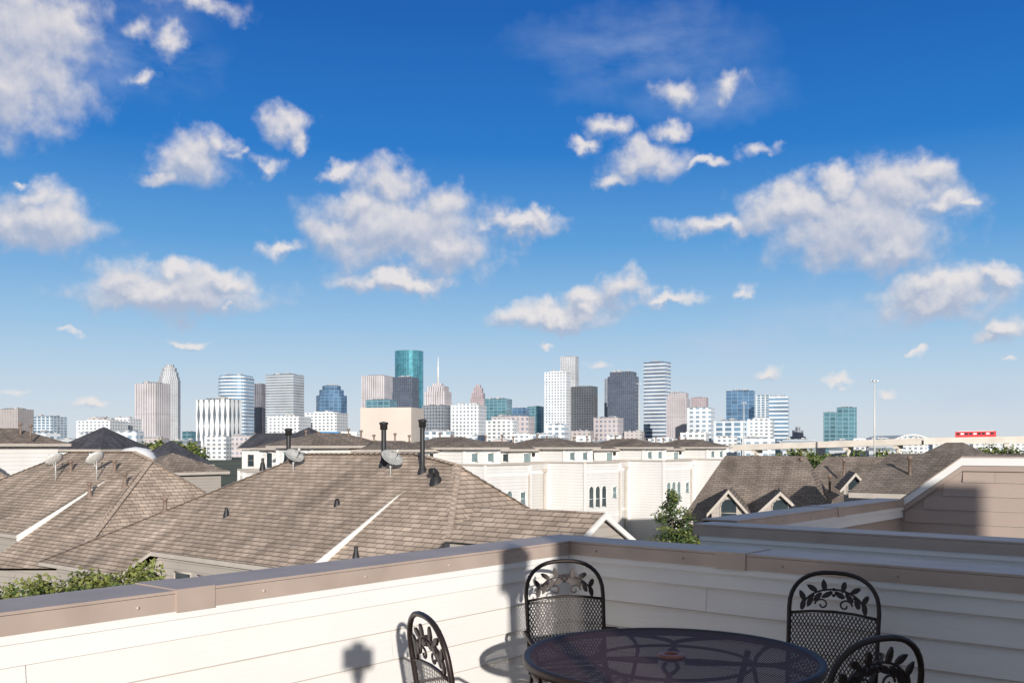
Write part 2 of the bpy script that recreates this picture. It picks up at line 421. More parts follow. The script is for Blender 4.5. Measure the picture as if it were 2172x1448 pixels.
for k in range(seg):
    a=k*2*math.pi/seg;b=(k+1)*2*math.pi/seg
    q=[(.045*math.cos(a),.045*math.sin(a)),((R-.02)*math.cos(a),(R-.02)*math.sin(a)),((R-.02)*math.cos(b),(R-.02)*math.sin(b)),(.045*math.cos(b),.045*math.sin(b))]
    mb.face([T+Vector((x,y,tz)) for x,y in q],M['tmesh'],q)
mb.obj('mesh_top',e)
mb=MB(); mb.lathe(T+UP*tz,[(.028,-.02),(.028,.006),(.034,.012),(.052,.010),(.058,.002),(.058,-.01)],M['copper'],28); mb.obj('umbrella_ring',e)
mb=MB()
for k in range(8):
    a=k*math.pi/4+.2
    pts=[]
    for i in range(13):
        t=i/12; rr=.06+t*(R-.08); aa=a+math.sin(t*math.pi)*.42*(1 if k%2 else -1)
        pts.append(T+Vector((rr*math.cos(aa),rr*math.sin(aa),tz-.02)))
    mb.tube(pts,.009,M['iron'],6)
mb.tube([T+Vector((.33*math.cos(i*math.pi/16),.33*math.sin(i*math.pi/16),tz-.022)) for i in range(32)],.007,M['iron'],6,closed=True)
mb.obj('support_bars',e)
mb=MB()
for k in range(4):
    a=k*math.pi/2+.6; c,s_=math.cos(a),math.sin(a)
    mb.tube([T+Vector((.46*c,.46*s_,tz-.03)),T+Vector((.40*c,.40*s_,.55)),T+Vector((.24*c,.24*s_,.35)),T+Vector((.30*c,.30*s_,.15)),T+Vector((.46*c,.46*s_,.01))],.014,M['iron'],8)
mb.tube([T+Vector((.25*math.cos(i*math.pi/12),.25*math.sin(i*math.pi/12),.35)) for i in range(24)],.009,M['iron'],6,closed=True)
mb.obj('legs',e)
e=empty('camera_tripod'); mb=MB(); c=Vector((0,-.16,1.6))
mb.box(c,(.07,0,0),(0,.035,0),(0,0,.048),M['black']); mb.box(c+Vector((0,0,.06)),(.028,0,0),(0,.03,0),(0,0,.018),M['black'])
mb.lathe(c+Vector((0,0,-.11)),[(.0,.06),(.03,.055),(.032,.02),(.02,.0),(.02,-.3),(.035,-.33),(.035,-.36),(0,-.36)],M['black'],12)
for k in range(3):
    a=k*2.094+.5; mb.tube([c+Vector((0,0,-.44)),Vector((c.x+.42*math.cos(a),c.y+.42*math.sin(a),0))],.014,M['black'],8)
mb.obj('tripod_body',e)
e=empty('lamp_post'); mb=MB(); c=Vector((.96,-.5,0))
mb.lathe(c,[(.12,0),(.12,.02),(.045,.05),(.036,.1),(.034,2.0),(.06,2.05)],M['black'],14)
mb.box(c+UP*2.16,(.085,0,0),(0,.085,0),(0,0,.10),M['black']); mb.lathe(c+UP*2.26,[(.11,0),(.1,.02),(.02,.09),(0,.12)],M['black'],14)
mb.obj('post_and_lantern',e)

# ------------------------------------------------------------ foliage
def foliage(mb,blobs,n,size,mats,seed=1):
    rd=random.Random(seed)
    tot=sum(b[3]*b[4]*b[5] for b in blobs)
    for b in blobs:
        k=int(n*b[3]*b[4]*b[5]/tot)
        for _ in range(k):
            d=Vector((rd.gauss(0,1),rd.gauss(0,1),rd.gauss(0,1))).normalized()
            rr=rd.random()**.45*rd.uniform(.8,1.15)
            p=Vector((b[0]+d.x*b[3]*rr,b[1]+d.y*b[4]*rr,b[2]+d.z*b[5]*rr))
            a=Vector((rd.gauss(0,1),rd.gauss(0,1),rd.gauss(0,.7))).normalized()*size*rd.uniform(.6,1.3)
            c=a.cross(Vector((rd.gauss(0,1),rd.gauss(0,1),rd.gauss(0,1)))).normalized()*size*rd.uniform(.3,.6)
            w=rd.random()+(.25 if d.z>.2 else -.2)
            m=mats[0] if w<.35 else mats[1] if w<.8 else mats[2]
            mb.face([p-a,p-c,p+a,p+c],m,[(0,0)]*4)
def tree(name,base,h,blobs,n,size,mats,seed):
    e=empty(name); base=Vector(base); mb=MB()
    mb.tube([base,base+Vector((.1,0,h*.5)),base+Vector((-.05,.1,h))],.16,M['bark'],8,r1=.04)
    for b in blobs[:8]:
        mb.tube([base+UP*h*.55,(base+UP*h*.6+Vector(b[:3]))/2,Vector(b[:3])],.06,M['bark'],6,r1=.015)
    mb.obj('trunk',e); mb=MB(); foliage(mb,blobs,n,size,mats,seed); mb.obj('crown',e)
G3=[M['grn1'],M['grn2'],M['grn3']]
Y=42; rd=random.Random(3); bl=[]
for i in range(30):
    t=i/29; py=1178-t*128; hw=(1-t)**.6*58+7
    bl.append((X(1428+rd.uniform(-hw,hw)-t*8,Y),Y+rd.uniform(-.9,.9),Zp(py,Y),.30+.2*(1-t),.45,.30))
bl.append((X(1430,Y),Y,Zp(1160,Y),1.2,.9,.9))
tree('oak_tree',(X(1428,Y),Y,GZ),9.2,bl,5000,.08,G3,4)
rd=random.Random(9); bl=[]
for i in range(30):
    px=rd.uniform(0,365); Y=rd.uniform(14.5,17.0); py=1275-(px/370)*44+rd.uniform(-22,30)
    bl.append((X(px,Y),Y,Zp(py,Y),.28,.32,.2+rd.uniform(-.06,.08)))
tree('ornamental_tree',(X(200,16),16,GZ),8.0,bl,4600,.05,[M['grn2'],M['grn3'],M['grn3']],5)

def window(mb,p,d,n,w,z0,z1,glass,frame=None,arch=False,div=True):
    frame=frame or M['trim']; p=Vector(p); d=Vector(d); n=Vector(n)
    def q(a,z,o): return Vector((p.x,p.y,0))+d*a+UP*z+n*o
    pts=[(0,z0),(w,z0),(w,z1)]
    if arch: pts+=[(w/2+w/2*math.cos(a),z1+w/2*math.sin(a)) for a in [math.pi*i/6 for i in range(1,6)]]
    pts+=[(0,z1)]
    mb.face([q(a,z,.02) for a,z in pts],glass)
    k=len(pts); fw=.05
    for i in range(k):
        a=pts[i]; b=pts[(i+1)%k]
        mb.tube([q(a[0],a[1],.03),q(b[0],b[1],.03)],fw*.6,frame,4)
    if div:
        mb.tube([q(0,(z0+z1)/2,.03),q(w,(z0+z1)/2,.03)],fw*.4,frame,4)
# ------------------------------------------------------------ shingled neighbour houses
th=math.radians(30); tn=math.tan(th)
nF=Vector((nR.x*math.sin(th),nR.y*math.sin(th),math.cos(th)))
B=O+ray(885,962)*27.5
def shingle_house(off):
    e=empty('shingled_house'); off=Vector(off)
    A=hit(650,962,nF,B); C=hit(970,985,nF,B); E0=hit(320,1168,nF,B); dn=nR-UP*tn
    R0=hit(855,1040,nF,B); R1=hit(645,1211,nF,B)
    D=hit(931,1200,nF,B); D2=C+(D-C)*1.35
    hp=nR+W-UP*tn
    EL=A+hp*((A.z-(E0.z-.55))/tn); E0b=E0+dn*(.55/tn)
    Hh=C+(D-C)*((C.z-R0.z)/(C.z-D.z))
    R2=R1+dn*1.2; lo=UP*.22
    D2l=D2-UP*.3; R2l=R2-UP*.3; R1l=R1-lo
    nG=(D2l-C).cross(U).normalized()
    K=hit(1135,1085,nG,C); K2=C+(K-C)*((C.z-D2l.z)/(C.z-K.z))
    BL=A+(W-nR-UP*tn)*((A.z-EL.z)/tn)
    def T_(l): return [p+off for p in l]
    mb=MB()
    def roof(l,m=M['shing']):
        l=T_(l); mb.face(l,m)
    roof([A,EL,E0b,E0,R1,R0,Hh,C,B])
    roof([R0,R1l,R2l,D2l,Hh])
    roof([C,D2l,K2]); roof([A,BL,EL]); roof([B,C,K2]); roof([A,B,K2]); roof([A,K2,BL])
    mb.obj('roof',e)
    mb=MB()
    def strip(a,b,m=M['ridge']):
        a=a+off;b=b+off; n=int((b-a).length/.22)
        d=(b-a)/n; q=d.cross(UP).normalized()
        for i in range(n):
            p0=a+d*i+UP*.012; p1=a+d*(i+1.05)+UP*.035
            mb.face([p0-q*.14-UP*.03,p0,p1,p1-q*.14-UP*.03],m); mb.face([p0,p0+q*.14-UP*.03,p1+q*.14-UP*.03,p1],m)
            mb.face([p1-q*.14-UP*.03,p1,p1+q*.14-UP*.03,p1-UP*.06],m)
    strip(A,B);strip(B,C);strip(C,D2l);strip(C,K2);strip(A,EL)
    mb.obj('ridge_caps',e)
    mb=MB()
    def fas(a,b,h=.16,side=None,m=M['trim']):
        a=a+off;b=b+off; mb.beam(a-UP*h,b-UP*h,(side or nR*.03),h-.012,m)
    fas(R0,R1,.2,-W*.05); mb.face(T_([R0-W*.052,R1-W*.052,R1l-W*.052]),M['trim'])
    fas(EL,E0b,.12,m=M['btrim']);fas(E0b,E0,.10,-W*.03,m=M['btrim']);fas(E0,R1,.13,m=M['btrim'])
    mb.obj('fascia',e)
    mb=MB(); fp=[EL,E0b,E0,R1,R2l,D2l,K2,BL]; c=sum(fp,Vector())/8
    ins=[(c+(p-c)*.92,p.z-.12) for p in fp]
    for i in range(8):
        a,za=ins[i];b,zb=ins[(i+1)%8]
        mb.face([Vector((a.x,a.y,GZ))+off,Vector((b.x,b.y,GZ))+off,Vector((b.x,b.y,zb))+off,Vector((a.x,a.y,za))+off],M['farbeige'])
    for (i0,i1,ss,ww,za_,zb_) in ((2,3,(.12,.3,.62),.8,E0.z-1.6,E0.z-.5),(0,1,(.05,.4,.7),.7,EL.z-2.3,EL.z-.8)):
        a,_=ins[i0];b,_=ins[i1]; d=(b-a);d.z=0;L=d.length;d.normalize(); nn=Vector((d.y,-d.x,0))
        if nn.dot(nR)<0: nn=-nn
        for s in ss: window(mb,a+off+d*(L*s),d,nn,ww,za_,zb_,M['glass'],M['btrim'])
    mb.obj('walls',e)
    return e
shingle_house((0,0,0)); 
h2=Vector((-11.56,9.5,0)); shingle_house(h2); shingle_house(h2*2)
e=empty('gabled_roof_wing'); g=Vector((X(1283,19),19,Zp(1086,19)))
mb=MB(); bk0=g+W*3.2; k=1.2; fl=g+nR*k-UP*k*.55; frr=g-nR*k-UP*k*.55
mb.face([g,bk0,fl+W*3.2,fl],M['shing']); mb.face([g,frr,frr+W*3.2,bk0],M['shing'])
mb.face([g+W*.12-UP*.12,fl+W*.12-UP*.1,frr+W*.12-UP*.1],M['farbeige'])
for a,b in((g,fl),(g,frr)):
    mb.beam(a-W*.01-UP*.13,b-W*.01-UP*.13,W*.025,.115,M['trim'])
for a,b in((fl+W*.12,frr+W*.12),):
    mb.face([Vector((a.x,a.y,GZ)),Vector((b.x,b.y,GZ)),b-UP*.1,a-UP*.1],M['farbeige'])
a=fl+W*.12+U*.25; mb.face([Vector((a.x,a.y,GZ)),Vector((a.x,a.y,fl.z)),fl+W*3.2+U*.25,Vector((a.x,a.y,GZ))+W*3.1],M['farbeige'])
mb.obj('wing',e)
def onF(px,py): return hit(px,py,nF,B)
def stack(px,py,h,r=.07,tall=True,m=None):
    e=empty('roof_vent_stack' if tall else 'roof_vent_pipe'); p=onF(px,py); m=m or M['black']; mb=MB()
    mb.lathe(p,[(r*2.4,-.12),(r*1.5,.10),(r,.16),(r,h)],m,12)
    if tall: mb.lathe(p+UP*h,[(r,0),(r*1.5,.0),(r*1.5,.14),(r*1.8,.15),(r*1.8,.20),(0,.23)],m,12)
    else: mb.lathe(p+UP*h,[(r*1.1,-.03),(r*1.1,0),(0,.0)],m,12)
    mb.obj('pipe',e)
stack(612,972,.72);stack(814,985,.98);stack(896,1000,1.18,.065)
for px,py,h in((480,1094,.24),(755,1182,.26),(715,1070,.10),(557,990,.28)): stack(px,py,h,.045,False)
p=O+ray(1155,1138)*19.6
mb=MB(); mb.lathe(p,[(.12,-.1),(.06,.08),(.045,.1),(.045,.27),(0,.27)],M['black'],12); mb.obj('roof_vent_pipe')
e=empty('elbow_roof_vent'); p=onF(925,1022); mb=MB()
mb.lathe(p,[(.2,-.15),(.14,.1),(.1,.15)],M['black'],12); mb.tube([p+UP*.1,p+UP*.22,p+UP*.28+nR*.08,p+UP*.28+nR*.2],.09,M['black'],12); mb.obj('elbow',e)
for p0 in[(150,1000),(243,1000),(190,1050),(265,1030),(350,1085)]:
    q=hit(p0[0],p0[1],nF,B+h2); mb=MB()
    mb.lathe(q,[(.14,-.1),(.08,.08),(.06,.1),(.06,.36),(.09,.37),(.09,.43),(0,.45)],M['pipe'],10); mb.obj('roof_vent_pipe')
def dish(p,aim,r=.3,m=None,arm=.4):
    e=empty('satellite_dish'); p=Vector(p); aim=Vector(aim).normalized(); mb=MB(); c=p+UP*arm; m=m or M['dish']
    mb.tube([p-UP*.1,p+UP*arm*.6,c],.025,M['steel'],8)
    mb.lathe(c+aim*.06,[(0,0),(r*.35,.008),(r*.7,.035),(r,.075),(r*1.02,.07),(r*.7,.025),(r*.35,-.004),(0,-.01)],m,28,axis=aim)
    b=c-UP*r*.8+aim*.05
    mb.tube([b,c+aim*.5-UP*.12],.014,M['steel'],6); mb.lathe(c+aim*.5-UP*.12,[(0,-.06),(.035,-.05),(.035,.05),(0,.06)],M['dishw'],10,axis=aim)
    mb.obj('reflector_and_arm',e)
dish(onF(622,1000),(.5,-.55,.85),.28); dish(onF(828,1008),(.5,-.55,.85),.31)
for px in(118,205):
    q=hit(px,1018,nF,B+h2); dish(q,(-.5,.3,.55),.34,M['dishw'],.7)

# ------------------------------------------------------------ generic hip house
def hip_house(name,c,L,D,ze,zr,dv,roofm,wallm,over=.4,gable=False,ridge=None,zg=GZ,tr=None):
    e=empty(name); dv=Vector((dv[0],dv[1],0)).normalized(); pv=Vector((-dv.y,dv.x,0)); c=Vector((c[0],c[1],0)); tr=tr or M['btrim']
    def P(a,b,z): return c+dv*a+pv*b+UP*z
    rl=ridge if ridge is not None else max(L/2-D/2,0.05)
    if gable: rl=L/2+over
    l=L/2+over; d=D/2+over
    mb=MB()
    a,b,f,g=P(-l,-d,ze),P(l,-d,ze),P(l,d,ze),P(-l,d,ze); r0,r1=P(-rl,0,zr),P(rl,0,zr)
    mb.face([a,b,r1,r0],roofm);mb.face([f,g,r0,r1],roofm);mb.face([b,f,r1],wallm if gable else roofm);mb.face([g,a,r0],wallm if gable else roofm)
    mb.obj('roof',e); mb=MB()
    for u,v in((a,b),(b,f),(f,g),(g,a)):
        s_=(v-u).normalized().cross(UP)*.03
        if gable and (u in(b,)or u in(g,)): continue
        mb.beam(u-UP*.2,v-UP*.2,s_,.19,tr)
    if gable:
        for u,v in((b,r1),(f,r1),(g,r0),(a,r0)): mb.beam(u-UP*.2,v-UP*.2,dv*.04,.22,tr)
    mb.obj('fascia',e); mb=MB()
    mb.prism([P(-L/2,-D/2,0),P(L/2,-D/2,0),P(L/2,D/2,0),P(-L/2,D/2,0)],zg,ze-.05,wallm)
    n=max(2,int(L/2.6))
    for i in range(n): window(mb,P(-L/2+L*(i+.3)/n,-D/2,0),dv,-pv,.8,ze-2.0,ze-.7,M['glass'],M['btrim'])
    mb.obj('walls',e)
    return e,P
def townhouse(s0,base=Vector((X(900,53),53,0)),Wd=10.0,zt=.42,ze=1.5,zr=2.05,al=U,nn=nL,dp=7.2):
    e=empty('white_townhouse'); o=base+al*s0
    def P(a,b): return o+al*a+nn*b
    mb=MB()
    def blk(a0,a1,b0,b1,z0,z1,m,pa=False):
        mb.prism([P(a0,b1),P(a0,b0),P(a1,b0),P(a1,b1)][::-1],z0,z1,m)
        for a,b in((a0,b1),(a1,b1)): mb.box(P(a,b)+UP*((z0+z1)/2),al*.07,nn*.07,UP*((z1-z0)/2-.005),M['trim'])
        if pa:
            for q in ((P(a0,b1),P(a1,b1)),(P(a0,b0),P(a0,b1)),(P(a1,b0),P(a1,b1))):
                dd=(q[1]-q[0]).normalized().cross(UP)*.11
                mb.beam(q[0]+UP*(z1+.002),q[1]+UP*(z1+.002),dd,.09,M['btrim'])
            for zz in(-.25,-3.2): mb.beam(P(a0,b1+.02)+UP*zz,P(a1,b1+.02)+UP*zz,nn*.03,.16,M['trim'])
    blk(0,Wd*.50,-dp-1,-3.0,GZ,zt,M['farcream'],True); blk(Wd*.50,Wd*.92,-dp-1,0,GZ,zt+.03,M['farwhite'],True)
    blk(Wd*.922,Wd*.998,-dp-1,-1.6,GZ,zt-.5,M['farbeige'])
    blk(.3,Wd*.54,-dp,-4.4,zt,ze-.12,M['farwhite']); blk(Wd*.54,Wd*.86,-dp,-2.0,zt+.05,ze,M['farwhite'])
    mb.obj('walls',e)
    mb=MB()
    def hip(a0,a1,b0,b1,z0,z1):
        ov=.45;a0-=ov;a1+=ov;b0-=ov;b1+=ov; d=min(a1-a0,b1-b0)/2
        q=[P(a0,b0)+UP*z0,P(a1,b0)+UP*z0,P(a1,b1)+UP*z0,P(a0,b1)+UP*z0]
        if a1-a0>b1-b0: r=[P(a0+d,(b0+b1)/2)+UP*z1,P(a1-d,(b0+b1)/2)+UP*z1]; fs=[[q[0],q[1],r[1],r[0]],[q[1],q[2],r[1]],[q[2],q[3],r[0],r[1]],[q[3],q[0],r[0]]]
        else: r=[P((a0+a1)/2,b0+d)+UP*z1,P((a0+a1)/2,b1-d)+UP*z1]; fs=[[q[0],q[1],r[0]],[q[1],q[2],r[1],r[0]],[q[2],q[3],r[1]],[q[3],q[0],r[0],r[1]]]
        for f_ in fs: mb.face(f_,M['shing2'])
        for i in range(4):
            a,b=q[i],q[(i+1)%4]; mb.beam(a-UP*.14,b-UP*.14,(b-a).normalized().cross(UP)*.04,.135,M['btrim'])
    hip(.3,Wd*.54,-dp,-4.4,ze-.12,zr-.15); hip(Wd*.54,Wd*.86,-dp,-2.0,ze+.012,zr+.1)
    mb.obj('hip_roof',e)
    mb=MB()
    for a in(.9,1.8): window(mb,P(a,-4.4),al,nn,.6,zt+.12,ze-.42,M['glass'],div=False)
    window(mb,P(Wd*.40,-4.4),al,nn,.8,zt,ze-.4,M['glassT'],div=False)
    for a in(.60,.75): window(mb,P(Wd*a,-2.0),al,nn,.6,zt+.2,ze-.35,M['glassT'],div=False)
    gB=M['glass'] if int(s0/10)%2==1 else M['glassT']
    for a in(.54,.615,.69): window(mb,P(Wd*a,0),al,nn,.55,-2.5,-1.35,gB,arch=True)
    for a in(.54,.615,.69): window(mb,P(Wd*a,0),al,nn,.55,-5.3,-4.2,M['glassT'])
    window(mb,P(Wd*.82,0),al,nn,.5,-2.0,-1.2,M['glassT']); window(mb,P(Wd*.82,0),al,nn,.5,-5.0,-4.2,M['glass'])
    for a in(.08,.155,.23): window(mb,P(Wd*a,-3.0),al,nn,.55,-2.5,-1.35,M['glassT'],arch=True)
    for a in(.08,.155,.23): window(mb,P(Wd*a,-3.0),al,nn,.55,-5.3,-4.2,M['glassT'])
    mb.obj('windows',e); mb=MB()
    mb.tube([P(Wd*.44,-2.9)+UP*-9,P(Wd*.44,-2.9)+UP*-.1],.07,M['btrim'],6)
    mb.box(P(Wd*.44,-2.85)+UP*-.05,al*.14,nn*.12,UP*.12,M['btrim'])
    mb.tube([P(Wd*.90,.08)+UP*-9,P(Wd*.90,.08)+UP*-.1],.06,M['btrim'],6)
    mb.box(P(Wd*.5,-4.3)+UP*(ze-.5),al*.07,nn*.09,UP*.12,M['black'])
    for a,h in((1.5,.2),(3.2,.3),(4.4,.2),(7.1,.35),(8.2,.25)):
        mb.tube([P(a,-5.6)+UP*(zr-.5),P(a,-5.6)+UP*(zr-.1+h)],.05,M['pipe'],7); mb.lathe(P(a,-5.6)+UP*(zr-.1+h),[(.05,0),(.1,0),(.1,.1),(0,.12)],M['pipe'],8)
    mb.obj('pipes',e)
for k in range(0,4): townhouse(10*k)
townhouse(0,base=Vector((X(415,58),58,0)),Wd=9.5,zt=.1,ze=1.6,zr=2.25,al=-W,nn=nR)
townhouse(0,base=Vector((X(-330,50),50,0)),Wd=9.0,zt=-.5,ze=1.7,zr=2.4,al=-W,nn=nR)
def pxhouse(name,px0,px1,pyr,pye,Y,D,roofm,wallm,dv=(1,0),gable=False,ridge=None):
    c=X((px0+px1)/2,Y); L=(px1-px0)/F*Y
    return hip_house(name,(c,Y),L,D,Zp(pye,Y),Zp(pyr,Y),dv,roofm,wallm,gable=gable,ridge=ridge)
pxhouse('slate_roof_house',165,275,905,952,95,6,M['slate'],M['farwhite'],(.9,-.35))
pxhouse('slate_roof_house',318,405,934,985,80,5,M['slate'],M['farbeige'],(.9,-.35))
pxhouse('slate_roof_house',610,700,906,945,90,6,M['slate'],M['farwhite'],(.9,-.35))
pxhouse('slate_roof_house',540,640,918,950,110,6,M['slate'],M['farwhite'],(.9,-.35),True)
pxhouse('brown_roof_house',330,400,960,1000,64,6,M['shing2'],M['farbeige'],(.8,-.6))
pxhouse('brown_roof_house',680,770,940,962,75,6,M['shing2'],M['farwhite'],(.9,-.35))
pxhouse('white_flat_house',755,900,952,954,90,7,M['conc'],M['farcream'],(.95,-.3))
e=empty('domed_pavilion'); mb=MB(); c=Vector((X(288,70),70,0)); r=44/F*70
mb.lathe(c+UP*Zp(985,70),[(r,-3),(r,0),(r*.96,.45),(r*.8,.85),(r*.5,1.15),(0,1.27)],M['white'],28); mb.lathe(c,[(r*.98,GZ),(r*.98,Zp(985,70)-3)],M['farwhite'],28); mb.obj('dome',e)
def front_gable(name,px,py,pyf,hw,Y,depth,roofm,wallm):
    e=empty(name); f=Vector((-.25,-.97,0)).normalized(); s=Vector((-f.y,f.x,0))
    if s.x<0: s=-s
    a=Vector((X(px,Y),Y,Zp(py,Y))); w=hw/F*Y; dz=(pyf-py)/F*Y
    l=a-s*w-UP*dz; r=a+s*w-UP*dz; mb=MB()
    mb.face([a,l,l-f*depth,a-f*depth],roofm); mb.face([a,a-f*depth,r-f*depth,r],roofm)
    i=-f*.25; mb.face([a+i-UP*.1,l+i,r+i],wallm)
    mb.face([l+i+s*.2-UP*6,r+i-s*.2-UP*6,r+i-s*.2,l+i+s*.2],wallm)
    for q in(l,r): mb.beam(a-UP*.16+f*.03,q-UP*.16+f*.03,f*.04,.16,M['btrim'])
    mb.obj('gable',e); mb=MB()
    window(mb,Vector((a.x,a.y,0))+i-s*.35,s,f,.7,a.z-dz-.25,a.z-dz*.7,M['glass'],M['btrim'],arch=True); mb.obj('window',e)
pxhouse('brown_roof_house',1500,1745,966,1092,50,9,M['shing2'],M['farbeige'],(.93,-.36),ridge=2.0)
front_gable('gabled_dormer',1545,1038,1090,45,43.5,4,M['shing2'],M['farbeige'])
front_gable('gabled_dormer',1655,1042,1090,50,43,4,M['shing2'],M['farbeige'])
pxhouse('brown_roof_house',1700,2010,968,1066,56,9,M['shing2'],M['farbeige'],(.9,-.43),ridge=2.6)
front_gable('gabled_dormer',1815,1002,1040,32,47,4,M['shing2'],M['farbeige'])
pxhouse('brown_roof_house',1900,2150,962,1040,38,7,M['shing2'],M['farwhite'],(.77,-.63),ridge=2.5)
pxhouse('brown_roof_house',1975,2075,938,962,75,5,M['shing2'],M['farwhite'],(.9,-.43),ridge=.6)
pxhouse('brown_roof_house',1720,1900,975,1010,80,8,M['shing2'],M['farwhite'],(.9,-.43))
for px,py,Y in((1790,985,54),(1700,985,49),(1760,1020,50),(1890,985,54),(1930,985,37)):
    mb=MB(); p=Vector((X(px,Y),Y,Zp(py,Y))); mb.lathe(p,[(.06,-.6),(.06,.2),(.1,.2),(.1,.32),(0,.34)],M['pipe'],8); mb.obj('roof_vent_pipe')

# ------------------------------------------------------------ ground
mb=MB(); mb.face([(-9000,-3000,GZ),(9000,-3000,GZ),(9000,14000,GZ),(-9000,14000,GZ)],basic('ground_soil_grass',(.09,.10,.06),.95,.5,.02)); mb.obj('ground')
asph=basic('asphalt',(.05,.05,.05),.9,.2,.5)
def strip(a,b,w,z,m):
    a=Vector(a);b=Vector(b);s_=(b-a).normalized().cross(UP)*w/2
    mb=MB(); mb.face([a-s_+UP*z,a+s_+UP*z,b+s_+UP*z,b-s_+UP*z][::-1],m); return mb
p0=Vector((4,20,0)); mb=strip(p0,p0+U*300,7,GZ+.004,asph); mb.obj('road')
e=empty('kerb'); mb=MB()
for sg in(-1,1): mb.beam(p0+W*sg*3.6+UP*GZ,p0+U*300+W*sg*3.6+UP*GZ,W*.1,.12,M['conc'])
mb.obj('kerb_stones',e)
def treemass(name,items,size,seed):
    mb=MB(); rd=random.Random(seed); bl=[]
    for px0,px1,py,Y in items:
        px=px0
        while px<px1:
            r=rd.uniform(1.6,4.2)*Y/300; yy=Y+rd.uniform(-10,10)
            bl.append((X(px,yy),yy,Zp(py,yy)-r*.9+rd.uniform(-1.6,.6),r,r,r)); px+=r*F/Y*.8
    foliage(mb,bl,int(len(bl)*230),size,G3,seed)
    for b in bl: mb.tube([(b[0],b[1],GZ),(b[0],b[1],b[2])],.3,M['bark'],5)
    mb.obj(name)
treemass('distant_trees',[(1685,1745,952,240),(1812,1892,954,220),(2080,2200,946,240)],.5,11)
treemass('distant_trees',[(1600,1680,962,300),(1745,1812,962,300),(1892,2080,960,300)],.5,13)
treemass('distant_trees',[(-50,420,937,420),(600,900,938,430)],1.1,12)

# ------------------------------------------------------------ overpass, mast, bus
e=empty('highway_overpass'); mb=MB()
a=Vector((X(1560,480),480,Zp(947,480))); b=Vector((X(1960,430),430,Zp(933,430))); c=Vector((X(2450,395),395,Zp(925,395)))
for p,q in((a,b),(b,c)):
    sd=(q-p).normalized().cross(UP)*6
    mb.beam(p-UP*1.9,q-UP*1.9,sd,1.8,M['conc'])
    for s_ in(-1,1): mb.beam(p+sd*s_*.97-UP*.09,q+sd*s_*.97-UP*.09,sd*.03,1.0,M['conc'])
    mb.beam(p-UP*.09,q-UP*.09,sd*.9,.02,asph)
    n=int((q-p).length/24)
    for i in range(n+1):
        m_=p+(q-p)*((i+.5)/(n+1)); mb.lathe(Vector((m_.x,m_.y,0)),[(1.0,GZ),(1.0,m_.z-3)],M['conc'],12)
        mb.box((m_.x,m_.y,m_.z-2.7),sd*.85,(q-p).normalized()*.9,UP*.78,M['conc'])
mb.obj('deck_and_piers',e)
def onroad(px):
    for p,q in((a,b),(b,c)):
        u=(px-1086)/F; d=q-p; t=(u*p.y-p.x)/(d.x-u*d.y)
        if 0<=t<=1: return p+d*t,d.normalized()
p_,d_=onroad(2069)
e=empty('city_bus'); mb=MB(); s_=d_.cross(UP).normalized(); 
mb.box(p_+UP*1.95,d_*7.9,s_*1.25,UP*1.45,M['red']); mb.box(p_+UP*3.5,d_*7.0,s_*1.1,UP*.1,M['white'])
for i in range(9):
    for sg in(-1,1): mb.box(p_+d_*(-6.8+i*1.65)+UP*2.4+s_*sg*1.26,d_*.62,s_*.01,UP*.42,M['glass'] if i%3!=1 else M['white'])
for i in(-5.2,4.6,5.8):
    for sg in(-1,1): mb.lathe(p_+d_*i+s_*sg*1.15+UP*.45,[(0,.14),(.42,.14),(.5,.08),(.5,-.14),(0,-.14)],M['tire'],16,axis=s_)
mb.box(p_+d_*7.92+UP*2.1,d_*.01,s_*1.0,UP*.7,M['glass']); mb.obj('body',e)
def mast(px,py,Y,w=.28):
    e=empty('high_mast_light'); mb=MB(); z=Zp(py,Y); p=Vector((X(px,Y),Y,0))
    mb.tube([p+UP*GZ,p+UP*z],w,M['dishw'],8,r1=w*.4); 
    mb.tube([p+Vector((1.2*math.cos(i*math.pi/6),1.2*math.sin(i*math.pi/6),z-.4)) for i in range(12)],.1,M['steel'],5,closed=True)
    for i in range(6):
        v=Vector((1.3*math.cos(i*math.pi/3),1.3*math.sin(i*math.pi/3),z-.55)); mb.box(p+v,(.3,0,0),(0,.3,0),(0,0,.22),M['dishw']); mb.tube([p+UP*(z-.4),p+v],.06,M['steel'],4)
    mb.obj('mast',e)
mast(1855,805,400,.5); mast(1578,852,620,.5); mast(1355,812,700,.5)
e=empty('billboard'); Y=260; mb=MB(); c=Vector((X(697,Y),Y,Zp(926,Y))); w=22/F*Y; h=11/F*Y
mb.box(c,(w,0,0),(0,.2,0),(0,0,h),M['blue']); mb.box(c+Vector((w*.5,-.23,0)),(w*.28,0,0),(0,.02,0),(0,0,h*.7),M['ylw']); mb.box(c+Vector((-w*.4,-.23,-h*.1)),(w*.35,0,0),(0,.02,0),(0,0,h*.3),M['white'])
c2=c+Vector((w*1.9,1,0)); mb.box(c2,(w*.75,0,0),(0,.2,0),(0,0,h),M['white']); mb.box(c2+Vector((-w*.2,-.23,.1)),(w*.4,0,0),(0,.02,0),(0,0,h*.6),M['grn2'])
for q in(c,c2): mb.tube([Vector((q.x,q.y+.5,GZ)),Vector((q.x,q.y+.5,q.z))],.4,M['steel'],8)
mb.obj('panels',e)

